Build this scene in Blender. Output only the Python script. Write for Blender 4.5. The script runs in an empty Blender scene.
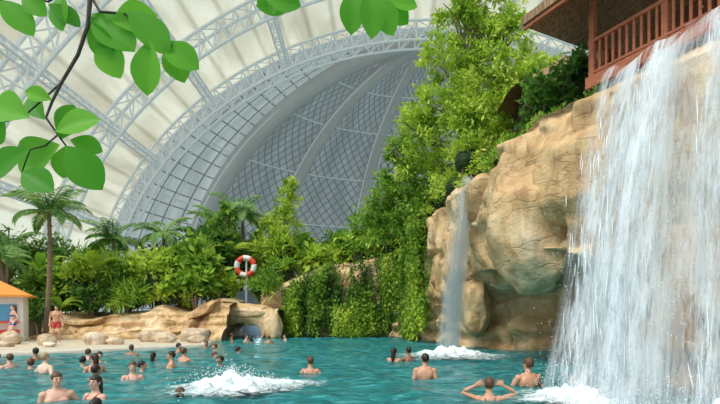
import bpy, math, random
import numpy as np
from mathutils import Vector, noise, Matrix
random.seed(7); rng=np.random.default_rng(7)
sc=bpy.context.scene
try: sc.view_settings.view_transform='Standard'
except Exception: pass
pi=math.pi
# ------------------------------------------------------------------ mesh builder
class MB:
    def __init__(s): s.V=[]; s.F=[]; s.M=[]; s.m=0
    def add(s,vs,fs):
        o=len(s.V); s.V.extend([tuple(map(float,v)) for v in vs])
        for f in fs: s.F.append(tuple(i+o for i in f)); s.M.append(s.m)
    def tube(s,pts,rad,seg=8,cap=True):
        pts=[Vector(p) for p in pts]; n=len(pts)
        if not hasattr(rad,'__len__'): rad=[rad]*n
        vs=[];fs=[]; ref=None
        for i,p in enumerate(pts):
            t=(pts[min(i+1,n-1)]-pts[max(i-1,0)])
            if t.length<1e-9: t=Vector((0,0,1))
            t.normalize()
            if ref is None:
                ref=t.orthogonal().normalized()
            else:
                ref=(ref-t*ref.dot(t))
                ref=ref.normalized() if ref.length>1e-6 else t.orthogonal().normalized()
            b=t.cross(ref)
            for k in range(seg):
                a=2*pi*k/seg; vs.append(p+(ref*math.cos(a)+b*math.sin(a))*rad[i])
        for i in range(n-1):
            for k in range(seg):
                k2=(k+1)%seg; fs.append((i*seg+k,i*seg+k2,(i+1)*seg+k2,(i+1)*seg+k))
        if cap:
            fs.append(tuple(reversed(range(seg)))); fs.append(tuple(range((n-1)*seg,n*seg)))
        s.add(vs,fs)
    def capsule(s,pts,rad,seg=10):
        pts=[Vector(p) for p in pts]; rad=list(rad)
        d0=(pts[0]-pts[1]).normalized(); d1=(pts[-1]-pts[-2]).normalized()
        P=[pts[0]+d0*rad[0]*.9,pts[0]+d0*rad[0]*.55]+pts+[pts[-1]+d1*rad[-1]*.55,pts[-1]+d1*rad[-1]*.9]
        R=[rad[0]*.4,rad[0]*.82]+rad+[rad[-1]*.82,rad[-1]*.4]
        s.tube(P,R,seg)
    def ell(s,c,r,seg=14,rings=9,fn=None,keep=None):
        c=Vector(c); vs=[c+Vector((0,0,-r[2]))]
        for i in range(1,rings):
            t=-pi/2+pi*i/rings
            for k in range(seg):
                a=2*pi*k/seg; vs.append(c+Vector((r[0]*math.cos(t)*math.cos(a),r[1]*math.cos(t)*math.sin(a),r[2]*math.sin(t))))
        vs.append(c+Vector((0,0,r[2]))); top=len(vs)-1; fs=[]
        for k in range(seg):
            k2=(k+1)%seg; fs.append((0,1+k2,1+k)); fs.append((top,1+(rings-2)*seg+k,1+(rings-2)*seg+k2))
            for i in range(rings-2):
                a=1+i*seg; fs.append((a+k,a+k2,a+seg+k2,a+seg+k))
        if keep:
            fs=[f for f in fs if keep(sum((vs[i] for i in f),Vector())/len(f))]
        if fn: vs=[fn(v) for v in vs]
        s.add(vs,fs)
    def rings(s,R,seg=20,cap=True):  # list of (z,rx,ry,yc)
        vs=[];fs=[];n=len(R)
        for z,rx,ry,yc in R:
            for k in range(seg):
                a=2*pi*k/seg; vs.append((rx*math.cos(a),yc+ry*math.sin(a),z))
        for i in range(n-1):
            for k in range(seg):
                k2=(k+1)%seg; fs.append((i*seg+k,i*seg+k2,(i+1)*seg+k2,(i+1)*seg+k))
        if cap: fs.append(tuple(reversed(range(seg)))); fs.append(tuple(range((n-1)*seg,n*seg)))
        s.add(vs,fs)
    def box(s,c,d,M=None):
        vs=[]
        for z in(-1,1):
            for x,y in((-1,-1),(1,-1),(1,1),(-1,1)):
                v=Vector((x*d[0]/2,y*d[1]/2,z*d[2]/2))
                if M: v=M@v
                vs.append(v+Vector(c))
        s.add(vs,[(3,2,1,0),(4,5,6,7),(0,1,5,4),(1,2,6,5),(2,3,7,6),(3,0,4,7)])
    def beam(s,a,b,w,h):
        a=Vector(a);b=Vector(b);d=b-a;t=d.normalized();up=Vector((0,0,1))
        if abs(t.z)>.95: up=Vector((0,1,0))
        sd=t.cross(up).normalized(); u=sd.cross(t)
        vs=[p+sd*x*w/2+u*y*h/2 for p in(a,b) for x,y in((-1,-1),(1,-1),(1,1),(-1,1))]
        s.add(vs,[(0,1,2,3),(7,6,5,4),(0,4,5,1),(1,5,6,2),(2,6,7,3),(3,7,4,0)])
    def leaves(s,A): # A: N,4,3
        N=len(A); o=len(s.V)
        s.V.extend(map(tuple,A.reshape(-1,3).tolist()))
        s.F.extend([(o+4*i,o+4*i+1,o+4*i+2,o+4*i+3) for i in range(N)]); s.M.extend([s.m]*N)
    def obj(s,name,mats,parent=None,smooth=False,bevel=0,loc=None,rot=None):
        me=bpy.data.meshes.new(name); me.from_pydata(s.V,[],s.F)
        if not isinstance(mats,(list,tuple)): mats=[mats]
        for m in mats: me.materials.append(m)
        if len(mats)>1: me.polygons.foreach_set('material_index',s.M)
        if smooth: me.polygons.foreach_set('use_smooth',[True]*len(s.F))
        me.update()
        o=bpy.data.objects.new(name,me); sc.collection.objects.link(o)
        if parent: o.parent=parent
        if loc: o.location=loc
        if rot: o.rotation_euler=rot
        if bevel:
            b=o.modifiers.new('bevel','BEVEL'); b.width=bevel; b.segments=2
        return o
def empty(name,loc=(0,0,0),rz=0):
    e=bpy.data.objects.new(name,None); e.location=loc; e.rotation_euler=(0,0,rz); e.empty_display_size=.2
    sc.collection.objects.link(e); return e
def gridobj(name,fn,nu,nv,mat,parent=None,smooth=True):
    vs=[];uv=[]
    for j in range(nv+1):
        for i in range(nu+1):
            vs.append(tuple(fn(i/nu,j/nv))); uv.append((i/nu,j/nv))
    fs=[(j*(nu+1)+i,j*(nu+1)+i+1,(j+1)*(nu+1)+i+1,(j+1)*(nu+1)+i) for j in range(nv) for i in range(nu)]
    me=bpy.data.meshes.new(name); me.from_pydata(vs,[],fs); me.materials.append(mat)
    ul=me.uv_layers.new(name='UVMap')
    ul.data.foreach_set('uv',[c for f in fs for i in f for c in uv[i]])
    if smooth: me.polygons.foreach_set('use_smooth',[True]*len(fs))
    o=bpy.data.objects.new(name,me); sc.collection.objects.link(o)
    if parent: o.parent=parent
    return o
# ------------------------------------------------------------------ materials
def newmat(name):
    m=bpy.data.materials.new(name); m.use_nodes=True; nt=m.node_tree
    for n in list(nt.nodes): nt.nodes.remove(n)
    out=nt.nodes.new('ShaderNodeOutputMaterial'); return m,nt,out
def N(nt,t,**k):
    n=nt.nodes.new(t)
    for a,b in k.items():
        if a in n.inputs: n.inputs[a].default_value=b
        else: setattr(n,a,b)
    return n
def ramp(nt,fac,stops):
    r=nt.nodes.new('ShaderNodeValToRGB'); e=r.color_ramp.elements
    while len(e)<len(stops): e.new(.5)
    for i,(p,c) in enumerate(stops):
        e[i].position=p; e[i].color=(c[0],c[1],c[2],1) if hasattr(c,'__len__') else (c,c,c,1)
    nt.links.new(fac,r.inputs[0]); return r.outputs[0]
def simple(name,col,rough=.6,var=.15,scale=8,bump=0,emit=0,spec=.4,stretch=None):
    m,nt,out=newmat(name); p=N(nt,'ShaderNodeBsdfPrincipled',Roughness=rough)
    p.inputs['Specular IOR Level'].default_value=spec
    tc=N(nt,'ShaderNodeTexCoord'); mp=N(nt,'ShaderNodeMapping'); nt.links.new(tc.outputs['Object'],mp.inputs[0])
    if stretch: mp.inputs['Scale'].default_value=stretch
    nz=N(nt,'ShaderNodeTexNoise',Scale=scale,Detail=5.0); nt.links.new(mp.outputs[0],nz.inputs['Vector'])
    c=ramp(nt,nz.outputs[0],[(.3,[max(0,x*(1-var)) for x in col]),(.7,[min(1,x*(1+var)) for x in col])])
    nt.links.new(c,p.inputs['Base Color'])
    if emit: nt.links.new(c,p.inputs['Emission Color']); p.inputs['Emission Strength'].default_value=emit
    if bump:
        b=N(nt,'ShaderNodeBump',Strength=bump,Distance=.05); nt.links.new(nz.outputs[0],b.inputs['Height']); nt.links.new(b.outputs[0],p.inputs['Normal'])
    nt.links.new(p.outputs[0],out.inputs[0]); return m
def leafmat(name,dark,mid,light,trans=.42):
    m,nt,out=newmat(name); g=N(nt,'ShaderNodeNewGeometry')
    tc=N(nt,'ShaderNodeTexCoord'); nz=N(nt,'ShaderNodeTexNoise',Scale=.9,Detail=3.0); nt.links.new(tc.outputs['Object'],nz.inputs['Vector'])
    ad=N(nt,'ShaderNodeMath',operation='MULTIPLY_ADD'); ad.inputs[1].default_value=.6; nt.links.new(g.outputs['Random Per Island'],ad.inputs[0])
    m3=N(nt,'ShaderNodeMath',operation='MULTIPLY_ADD'); m3.inputs[1].default_value=1.9; m3.inputs[2].default_value=-.7; nt.links.new(nz.outputs[0],m3.inputs[0]); nt.links.new(m3.outputs[0],ad.inputs[2])
    c=ramp(nt,ad.outputs[0],[(0,dark),(.5,mid),(1,light)])
    p=N(nt,'ShaderNodeBsdfPrincipled',Roughness=.5); p.inputs['Specular IOR Level'].default_value=.35
    nt.links.new(c,p.inputs['Base Color'])
    t=N(nt,'ShaderNodeBsdfTranslucent'); nt.links.new(c,t.inputs[0])
    mx=N(nt,'ShaderNodeMixShader'); mx.inputs[0].default_value=trans
    nt.links.new(p.outputs[0],mx.inputs[1]); nt.links.new(t.outputs[0],mx.inputs[2]); nt.links.new(mx.outputs[0],out.inputs[0]); return m
L_bright=leafmat('leaf_bright',(.12,.24,.02),(.38,.57,.045),(.70,.80,.14))
L_mid=leafmat('leaf_mid',(.05,.145,.015),(.20,.40,.035),(.48,.64,.10))
L_dark=leafmat('leaf_dark',(.02,.07,.012),(.08,.21,.03),(.26,.44,.07))
L_palm=leafmat('leaf_palm',(.08,.18,.05),(.20,.38,.10),(.40,.58,.20))
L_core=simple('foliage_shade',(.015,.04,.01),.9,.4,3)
L_fore=leafmat('leaf_foreground',(.04,.20,.012),(.10,.38,.02),(.22,.55,.04),.5)
bark=simple('bark',(.20,.14,.09),.9,.3,12,.4)
barkD=simple('bark_dark',(.06,.045,.035),.9,.3,20,.4)
wood=simple('red_brown_wood',(.38,.125,.06),.6,.3,6,.2,stretch=(1,1,6))
woodD=simple('dark_wood',(.15,.07,.04),.7,.3,6,.2)
thatch=simple('thatch',(.30,.18,.10),.95,.45,14,.8,stretch=(1,1,.15))
steel=simple('white_painted_steel',(.70,.73,.74),.5,.05,2,emit=.16)  # faint emission makes the steel look daylit
ribm=simple('grey_rib_cladding',(.42,.43,.41),.6,.06,.3,emit=.20)  # cladding glows slightly, imitating daylight on the far ribs
white_pl=simple('white_plaster',(.75,.74,.7),.8,.05,3)
redp=simple('red_plastic',(.7,.06,.03),.4,.05,3)
orangep=simple('orange_sign',(.8,.3,.05),.5,.05,3)
bluep=simple('blue_sign',(.1,.35,.55),.5,.05,3)
# rock
def rockmat(name,a,b,c,sc_=1.0,bs=.5):
    m,nt,out=newmat(name); tc=N(nt,'ShaderNodeTexCoord')
    n1=N(nt,'ShaderNodeTexNoise',Scale=.5*sc_,Detail=8.0,Roughness=.62); nt.links.new(tc.outputs['Object'],n1.inputs['Vector'])
    mp=N(nt,'ShaderNodeMapping'); mp.inputs['Scale'].default_value=(2.2,2.2,.3); nt.links.new(tc.outputs['Object'],mp.inputs[0])
    n2=N(nt,'ShaderNodeTexNoise',Scale=1.2*sc_,Detail=7.0,Roughness=.6); nt.links.new(mp.outputs[0],n2.inputs['Vector'])
    c1=ramp(nt,n1.outputs[0],[(.32,a),(.5,b),(.66,c)])
    c2=ramp(nt,n2.outputs[0],[(.36,(.36,.26,.18)),(.52,(1,1,1))])
    mx=N(nt,'ShaderNodeMix',data_type='RGBA',blend_type='MULTIPLY'); mx.inputs[0].default_value=.5
    nt.links.new(c1,mx.inputs[6]); nt.links.new(c2,mx.inputs[7])
    mp3=N(nt,'ShaderNodeMapping'); mp3.inputs['Scale'].default_value=(.5,.5,1.5); mp3.inputs['Rotation'].default_value=(.25,.2,0); nt.links.new(tc.outputs['Object'],mp3.inputs[0])
    n4=N(nt,'ShaderNodeTexNoise',Scale=.9*sc_,Detail=4.0,Roughness=.5,Distortion=.3); nt.links.new(mp3.outputs[0],n4.inputs['Vector'])
    cr=ramp(nt,n4.outputs[0],[(.484,(1,1,1)),(.497,(.4,.3,.22)),(.510,(1,1,1))])
    m5=N(nt,'ShaderNodeMix',data_type='RGBA',blend_type='MULTIPLY'); m5.inputs[0].default_value=.4
    nt.links.new(mx.outputs[2],m5.inputs[6]); nt.links.new(cr,m5.inputs[7])
    p=N(nt,'ShaderNodeBsdfPrincipled',Roughness=.75); p.inputs['Specular IOR Level'].default_value=.3
    nt.links.new(m5.outputs[2],p.inputs['Base Color'])
    n3=N(nt,'ShaderNodeTexNoise',Scale=2.4*sc_,Detail=10.0,Roughness=.62); nt.links.new(tc.outputs['Object'],n3.inputs['Vector'])
    hm=N(nt,'ShaderNodeMath',operation='MULTIPLY_ADD'); hm.inputs[1].default_value=.2; nt.links.new(cr,hm.inputs[0]); nt.links.new(n3.outputs[0],hm.inputs[2])
    b=N(nt,'ShaderNodeBump',Strength=bs,Distance=.22); nt.links.new(hm.outputs[0],b.inputs['Height']); nt.links.new(b.outputs[0],p.inputs['Normal'])
    nt.links.new(p.outputs[0],out.inputs[0]); return m
rock=rockmat('sandstone_rock',(.42,.25,.115),(.67,.465,.235),(.80,.64,.42))
rock2=rockmat('pale_boulder',(.5,.38,.24),(.66,.53,.37),(.78,.68,.53),1.5)
sand=simple('sand',(.58,.50,.37),.95,.12,4,.2)
soil=simple('planting_soil',(.10,.085,.04),.95,.3,2,.2)
curbm=simple('pale_pool_curb',(.60,.56,.46),.7,.1,5,.2)
tile=simple('pool_floor_tile',(.10,.42,.48),.5,.1,2)
# water
m,nt,out=newmat('pool_water'); water=m
tc=N(nt,'ShaderNodeTexCoord')
mp=N(nt,'ShaderNodeMapping'); mp.inputs['Scale'].default_value=(1,1.6,1); nt.links.new(tc.outputs['Object'],mp.inputs[0])
n1=N(nt,'ShaderNodeTexNoise',Scale=2.6,Detail=6.0,Roughness=.62,Distortion=.8); nt.links.new(mp.outputs[0],n1.inputs['Vector'])
n2=N(nt,'ShaderNodeTexNoise',Scale=.25,Detail=3.0); nt.links.new(tc.outputs['Object'],n2.inputs['Vector'])
c1=ramp(nt,n1.outputs[0],[(.36,(.005,.115,.135)),(.5,(.018,.23,.245)),(.64,(.07,.40,.41)),(.76,(.20,.55,.55))])
c2=ramp(nt,n2.outputs[0],[(.35,(.72,.8,.8)),(.65,(1.0,1.0,1.0))])
mx=N(nt,'ShaderNodeMix',data_type='RGBA',blend_type='MULTIPLY'); mx.inputs[0].default_value=1
nt.links.new(c1,mx.inputs[6]); nt.links.new(c2,mx.inputs[7])
p=N(nt,'ShaderNodeBsdfPrincipled',Roughness=.10); p.inputs['IOR'].default_value=1.27
nt.links.new(mx.outputs[2],p.inputs['Base Color'])
b=N(nt,'ShaderNodeBump',Strength=.8,Distance=.14); nt.links.new(n1.outputs[0],b.inputs['Height']); nt.links.new(b.outputs[0],p.inputs['Normal'])
nt.links.new(p.outputs[0],out.inputs[0])
# falling water
def fallmat(name,su,sv,lo,hi,seed,estops,amax=1.0):
    m,nt,out=newmat(name); tc=N(nt,'ShaderNodeTexCoord')
    mp=N(nt,'ShaderNodeMapping'); mp.inputs['Scale'].default_value=(su,sv,1); mp.inputs['Location'].default_value=(seed,seed*.37,seed); nt.links.new(tc.outputs['UV'],mp.inputs[0])
    n1=N(nt,'ShaderNodeTexNoise',Scale=1.0,Detail=8.0,Roughness=.72,Distortion=.5); nt.links.new(mp.outputs[0],n1.inputs['Vector'])
    mp2=N(nt,'ShaderNodeMapping'); mp2.inputs['Scale'].default_value=(su*.12,sv*.22,1); mp2.inputs['Location'].default_value=(seed*2,seed,0); nt.links.new(tc.outputs['UV'],mp2.inputs[0])
    n2=N(nt,'ShaderNodeTexNoise',Scale=1.0,Detail=2.0); nt.links.new(mp2.outputs[0],n2.inputs['Vector'])
    a=N(nt,'ShaderNodeMath',operation='MULTIPLY_ADD'); a.inputs[1].default_value=.8; nt.links.new(n2.outputs[0],a.inputs[0]); nt.links.new(n1.outputs[0],a.inputs[2])
    al=ramp(nt,a.outputs[0],[(lo,0.0),(hi,amax)])
    sx=N(nt,'ShaderNodeSeparateXYZ'); nt.links.new(tc.outputs['UV'],sx.inputs[0])
    e=ramp(nt,sx.outputs[0],estops)
    mm=N(nt,'ShaderNodeMath',operation='MULTIPLY'); nt.links.new(al,mm.inputs[0]); nt.links.new(e,mm.inputs[1])
    tr=N(nt,'ShaderNodeBsdfTransparent'); p=N(nt,'ShaderNodeBsdfPrincipled',Roughness=.5)
    p.inputs['Base Color'].default_value=(.80,.88,.93,1)
    t=N(nt,'ShaderNodeBsdfTranslucent'); t.inputs[0].default_value=(.84,.91,.96,1)
    m1=N(nt,'ShaderNodeMixShader'); m1.inputs[0].default_value=.4; nt.links.new(p.outputs[0],m1.inputs[1]); nt.links.new(t.outputs[0],m1.inputs[2])
    m2=N(nt,'ShaderNodeMixShader'); nt.links.new(mm.outputs[0],m2.inputs[0]); nt.links.new(tr.outputs[0],m2.inputs[1]); nt.links.new(m1.outputs[0],m2.inputs[2])
    nt.links.new(m2.outputs[0],out.inputs[0]); return m
foam=simple('white_foam',(.84,.91,.94),.5,.1,12,.5)
def foammat():
    m,nt,out=newmat('broken_foam'); tc=N(nt,'ShaderNodeTexCoord')
    n1=N(nt,'ShaderNodeTexNoise',Scale=6.0,Detail=8.0,Roughness=.75,Distortion=.8); nt.links.new(tc.outputs['Object'],n1.inputs['Vector'])
    sx=N(nt,'ShaderNodeSeparateXYZ'); nt.links.new(tc.outputs['UV'],sx.inputs[0])
    f=N(nt,'ShaderNodeMath',operation='SUBTRACT'); nt.links.new(n1.outputs[0],f.inputs[0])
    k=N(nt,'ShaderNodeMath',operation='MULTIPLY'); nt.links.new(sx.outputs[1],k.inputs[0]); k.inputs[1].default_value=.5; nt.links.new(k.outputs[0],f.inputs[1])
    al=ramp(nt,f.outputs[0],[(.06,0.0),(.32,.95)])
    tr=N(nt,'ShaderNodeBsdfTransparent'); p=N(nt,'ShaderNodeBsdfPrincipled',Roughness=.5)
    p.inputs['Base Color'].default_value=(.82,.93,.95,1)
    m2=N(nt,'ShaderNodeMixShader'); nt.links.new(al,m2.inputs[0]); nt.links.new(tr.outputs[0],m2.inputs[1]); nt.links.new(p.outputs[0],m2.inputs[2])
    nt.links.new(m2.outputs[0],out.inputs[0]); return m
bfoam=foammat()
# membrane
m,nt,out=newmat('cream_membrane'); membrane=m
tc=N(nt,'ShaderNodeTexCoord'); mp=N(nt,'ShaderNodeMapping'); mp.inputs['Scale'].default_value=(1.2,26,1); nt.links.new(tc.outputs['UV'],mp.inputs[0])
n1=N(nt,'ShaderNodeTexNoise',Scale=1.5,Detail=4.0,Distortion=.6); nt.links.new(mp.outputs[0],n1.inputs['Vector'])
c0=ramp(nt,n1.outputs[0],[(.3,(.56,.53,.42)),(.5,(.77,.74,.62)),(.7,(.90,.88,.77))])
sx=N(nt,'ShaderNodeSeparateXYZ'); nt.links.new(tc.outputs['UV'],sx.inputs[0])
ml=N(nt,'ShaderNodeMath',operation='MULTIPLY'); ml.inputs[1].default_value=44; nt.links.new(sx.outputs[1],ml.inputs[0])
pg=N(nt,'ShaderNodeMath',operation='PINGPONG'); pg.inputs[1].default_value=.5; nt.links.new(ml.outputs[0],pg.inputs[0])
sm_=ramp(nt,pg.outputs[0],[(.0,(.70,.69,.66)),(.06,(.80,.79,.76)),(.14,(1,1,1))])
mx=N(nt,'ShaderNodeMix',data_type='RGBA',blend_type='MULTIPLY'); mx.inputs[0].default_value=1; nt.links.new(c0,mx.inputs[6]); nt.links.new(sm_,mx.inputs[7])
p=N(nt,'ShaderNodeBsdfPrincipled',Roughness=.7); nt.links.new(mx.outputs[2],p.inputs['Base Color']); nt.links.new(mx.outputs[2],p.inputs['Emission Color']); p.inputs['Emission Strength'].default_value=.56  # emission stands in for daylight coming through the fabric
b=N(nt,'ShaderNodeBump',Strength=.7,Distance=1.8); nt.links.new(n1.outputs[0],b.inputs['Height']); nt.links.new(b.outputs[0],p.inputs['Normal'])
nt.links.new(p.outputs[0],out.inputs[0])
def panelmat(name,nu,nv,diamond,panel,line,w=.12,emit=.5):
    m,nt,out=newmat(name); tc=N(nt,'ShaderNodeTexCoord'); sx=N(nt,'ShaderNodeSeparateXYZ'); nt.links.new(tc.outputs['UV'],sx.inputs[0])
    U=N(nt,'ShaderNodeMath',operation='MULTIPLY'); U.inputs[1].default_value=nu; nt.links.new(sx.outputs[0],U.inputs[0])
    W=N(nt,'ShaderNodeMath',operation='MULTIPLY'); W.inputs[1].default_value=nv; nt.links.new(sx.outputs[1],W.inputs[0])
    A,B=U,W
    if diamond:
        A=N(nt,'ShaderNodeMath',operation='ADD'); B=N(nt,'ShaderNodeMath',operation='SUBTRACT')
        for q in(A,B): nt.links.new(U.outputs[0],q.inputs[0]); nt.links.new(W.outputs[0],q.inputs[1])
    res=[]
    for q in (A,B):
        fr=N(nt,'ShaderNodeMath',operation='PINGPONG'); fr.inputs[1].default_value=.5; nt.links.new(q.outputs[0],fr.inputs[0])
        lt=N(nt,'ShaderNodeMath',operation='LESS_THAN'); lt.inputs[1].default_value=w; nt.links.new(fr.outputs[0],lt.inputs[0]); res.append(lt)
    mxm=N(nt,'ShaderNodeMath',operation='MAXIMUM'); nt.links.new(res[0].outputs[0],mxm.inputs[0]); nt.links.new(res[1].outputs[0],mxm.inputs[1])
    nz=N(nt,'ShaderNodeTexNoise',Scale=6.0,Detail=2.0); nt.links.new(tc.outputs['UV'],nz.inputs['Vector'])
    pc=ramp(nt,nz.outputs[0],[(.35,[x*.85 for x in panel]),(.65,[min(1,x*1.12) for x in panel])])
    mx=N(nt,'ShaderNodeMix',data_type='RGBA'); nt.links.new(mxm.outputs[0],mx.inputs[0]); nt.links.new(pc,mx.inputs[6]); mx.inputs[7].default_value=(*line,1)
    p=N(nt,'ShaderNodeBsdfPrincipled',Roughness=.5); nt.links.new(mx.outputs[2],p.inputs['Base Color']); nt.links.new(mx.outputs[2],p.inputs['Emission Color']); p.inputs['Emission Strength'].default_value=emit  # panels and grid lines self-glow in place of transmitted daylight
    nt.links.new(p.outputs[0],out.inputs[0]); return m
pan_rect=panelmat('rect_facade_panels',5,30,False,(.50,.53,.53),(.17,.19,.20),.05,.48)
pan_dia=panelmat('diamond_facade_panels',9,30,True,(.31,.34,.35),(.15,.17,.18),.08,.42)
# ------------------------------------------------------------------ hall
CX,CY=14.5,99.0; RX,RZ,RY=68.3,60.0,60.0
roof=empty('hall_roof_dome')
def arc(th,y,dr=0): return Vector((CX-(RX+dr)*math.cos(th),y,(RZ+dr)*math.sin(th)))
AY=[99,79,59,39]
for i in range(3):
    y1,y0=AY[i],AY[i+1]
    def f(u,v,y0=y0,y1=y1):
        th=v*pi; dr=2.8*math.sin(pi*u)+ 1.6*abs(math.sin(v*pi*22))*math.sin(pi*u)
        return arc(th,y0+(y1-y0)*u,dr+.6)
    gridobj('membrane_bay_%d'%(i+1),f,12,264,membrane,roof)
tb=MB()
def truss(y,half=True):
    n=64
    for i in range(n):
        a0=pi*i/n;a1=pi*(i+1)/n
        A=[arc(a0,y-1.4,-.6),arc(a0,y+1.4,-.6),arc(a0,y,-3.6)]; B=[arc(a1,y-1.4,-.6),arc(a1,y+1.4,-.6),arc(a1,y,-3.6)]
        for k in range(3): tb.tube([A[k],B[k]],.27,6,False)
        tb.tube([A[0],A[1]],.14,5,False); tb.tube([A[0],A[2]],.14,5,False); tb.tube([A[1],A[2]],.14,5,False)
        tb.tube([A[2],B[0]],.14,5,False); tb.tube([A[2],B[1]],.14,5,False); tb.tube([A[0],B[1]],.11,5,False)
for y in AY: truss(y)
truss(95.5)
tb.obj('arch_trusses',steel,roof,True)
lb=MB()
for thd in (18,33,48,63,80,100,117,135):
    th=math.radians(thd)
    for i in range(3):
        for j in range(10):
            y0=AY[i+1]+(AY[i]-AY[i+1])*j/10; y1=AY[i+1]+(AY[i]-AY[i+1])*(j+1)/10
            t2=th+.025
            a,b,c,d=arc(th,y0,-1.2),arc(t2,y0,-1.2),arc(th,y1,-1.2),arc(t2,y1,-1.2)
            lb.tube([a,c],.22,5,False); lb.tube([b,d],.22,5,False); lb.tube([a,b],.12,5,False); lb.tube([a,d] if j%2 else [b,c],.12,5,False)
            e,g=arc(th+.012,y0,-3),arc(th+.012,y1,-3); lb.tube([e,g],.2,5,False); lb.tube([a,e],.1,5,False); lb.tube([b,g],.1,5,False)
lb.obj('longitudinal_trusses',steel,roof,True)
def shell(ph,th,dr=0):
    return Vector((CX-(RX+dr)*math.cos(th)*math.cos(ph),CY+(RY+dr)*math.cos(th)*math.sin(ph),(RZ+dr)*math.sin(th)))
phs=[math.radians(a) for a in (0,26,51,76,104,129,154,180)]
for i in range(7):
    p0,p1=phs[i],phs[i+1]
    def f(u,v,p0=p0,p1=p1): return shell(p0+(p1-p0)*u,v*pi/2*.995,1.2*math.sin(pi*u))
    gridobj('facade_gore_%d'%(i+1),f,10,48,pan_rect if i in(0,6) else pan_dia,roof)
rb=MB()
for k,p_ in enumerate(phs[1:-1]):
    vs=[];fs=[];n=48; w=2.2 if k in(0,5) else 1.3
    for i in range(n+1):
        th=pi/2*i/n*.985; a=shell(p_,th,.3); b=shell(p_,th,-2.6); sd=Vector((math.sin(p_),math.cos(p_),0))*w*(1-.6*i/n)
        vs+= [a-sd,b-sd,b+sd,a+sd]
    for i in range(n):
        for k2 in range(4): fs.append((i*4+k2,i*4+(k2+1)%4,i*4+4+(k2+1)%4,i*4+4+k2))
    rb.add(vs,fs)
rb.obj('facade_ribs',ribm,roof,True)
rb=MB()
for p_ in phs[1:-1]:
    for o in (-.035,.035):
        rb.tube([shell(p_+o,pi/2*.95*j/40,-1.2) for j in range(41)],.22,6)
for i in range(1,5):
    p_=phs[0]+(phs[1]-phs[0])*i/5
    rb.tube([shell(p_,pi/2*.97*j/30,.2) for j in range(31)],.13,5)
for hth in (.25,.5,.75,1.0,1.2):
    rb.tube([shell(phs[0]+(phs[-1]-phs[0])*j/60,hth,.2) for j in range(61)],.16,5)
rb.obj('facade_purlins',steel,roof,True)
# ground
g=MB(); g.box((10,70,-1.45),(260,260,.3)); g.obj('floor',tile)
# water
def wf(u,v):
    x=-26+u*40; y=-1+v*34
    z=.018*math.sin(x*3.1+y*1.3)+.015*math.sin(y*4.7-x*1.1)+.03*noise.noise(Vector((x*.9,y*.9,0)))+.025*noise.noise(Vector((x*2.4,y*3,4)))
    return (x,y,z)
gridobj('pool_water',wf,320,280,water)
# ------------------------------------------------------------------ cliff
CP=[ # x,y,ztop,inset,zund,nx,ny
(-6.2,30.2,2.8,.2,1.5,0,1),(-4.5,30.6,3.6,.3,1.6,0,1),(-2,30.8,4.6,.3,1.6,0,1),(0.5,30.6,5.0,.3,1.6,.1,1),(2.6,29.6,5.6,.2,1.6,.4,.9),
(3.4,27,6.2,.1,1.6,.8,.6),(3.7,24,6.3,.2,1.8,1,.2),(4.0,21,6.4,.5,2.0,1,.1),(4.2,18.8,6.3,2.2,2.5,1,0),(4.25,17.3,6.0,3.6,2.7,1,0),(4.6,15.6,6.5,4.4,2.7,1,0),
(4.3,13.6,6.5,4.6,2.7,1,0),(4.7,12.0,6.6,4.0,2.7,1,0),(5.45,10.5,6.45,1.6,2.2,1,.1),(6.0,9.1,6.35,-.2,2,1,.1),(6.45,7.7,6.3,-1.0,2,1,.1),(6.8,6.2,6.3,-1.3,2,1,0),(7,4,6.3,-1.3,2,1,0),(7.2,1,6.3,-.8,2,1,0)]
def lerpCP(u):
    t=u*(len(CP)-1); i=min(int(t),len(CP)-2); f=t-i
    P=[CP[max(i-1,0)],CP[i],CP[i+1],CP[min(i+2,len(CP)-1)]]
    return [.5*((2*P[1][k])+(-P[0][k]+P[2][k])*f+(2*P[0][k]-5*P[1][k]+4*P[2][k]-P[3][k])*f*f+(-P[0][k]+3*P[1][k]-3*P[2][k]+P[3][k])*f**3) for k in range(7)]
PV=[0,.1,.26,.34,.42,.58,.70,.76,.84,1.0]
IN=[1,1,.95,.6,.12,0,0,0,0,0]; BU=[0,0,0,0,-.1,-.2,-.12,.12,2,9]
def sstep(x,a,b): x=max(0,min(1,(x-a)/(b-a))); return x*x*(3-2*x)
def blocks(q,s):
    q=Vector((q.x*s+.35*noise.noise(q*s*1.3),q.y*s,q.z*s*.62+.35*noise.noise(q*s*1.1+Vector((7,0,0)))))
    D,P=noise.voronoi(q,distance_metric='DISTANCE')
    h=noise.noise(P[0]*7.31); w=sstep(D[1]-D[0],0,.12)
    tilt=(q-P[0]).dot(Vector((noise.noise(P[0]*3.1),noise.noise(P[0]*5.3),noise.noise(P[0]*4.7))))
    return h,w,tilt
def rockd(p):
    h,w,t=blocks(p,.38); h2,w2,t2=blocks(p,.95); h3,w3,t3=blocks(p,2.6)
    return (.85*h+1.0*t)*w-.16*(1-w)+(.15*h2+.28*t2)*w2-.05*(1-w2)+(.035*h3+.07*t3)*w3
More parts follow.
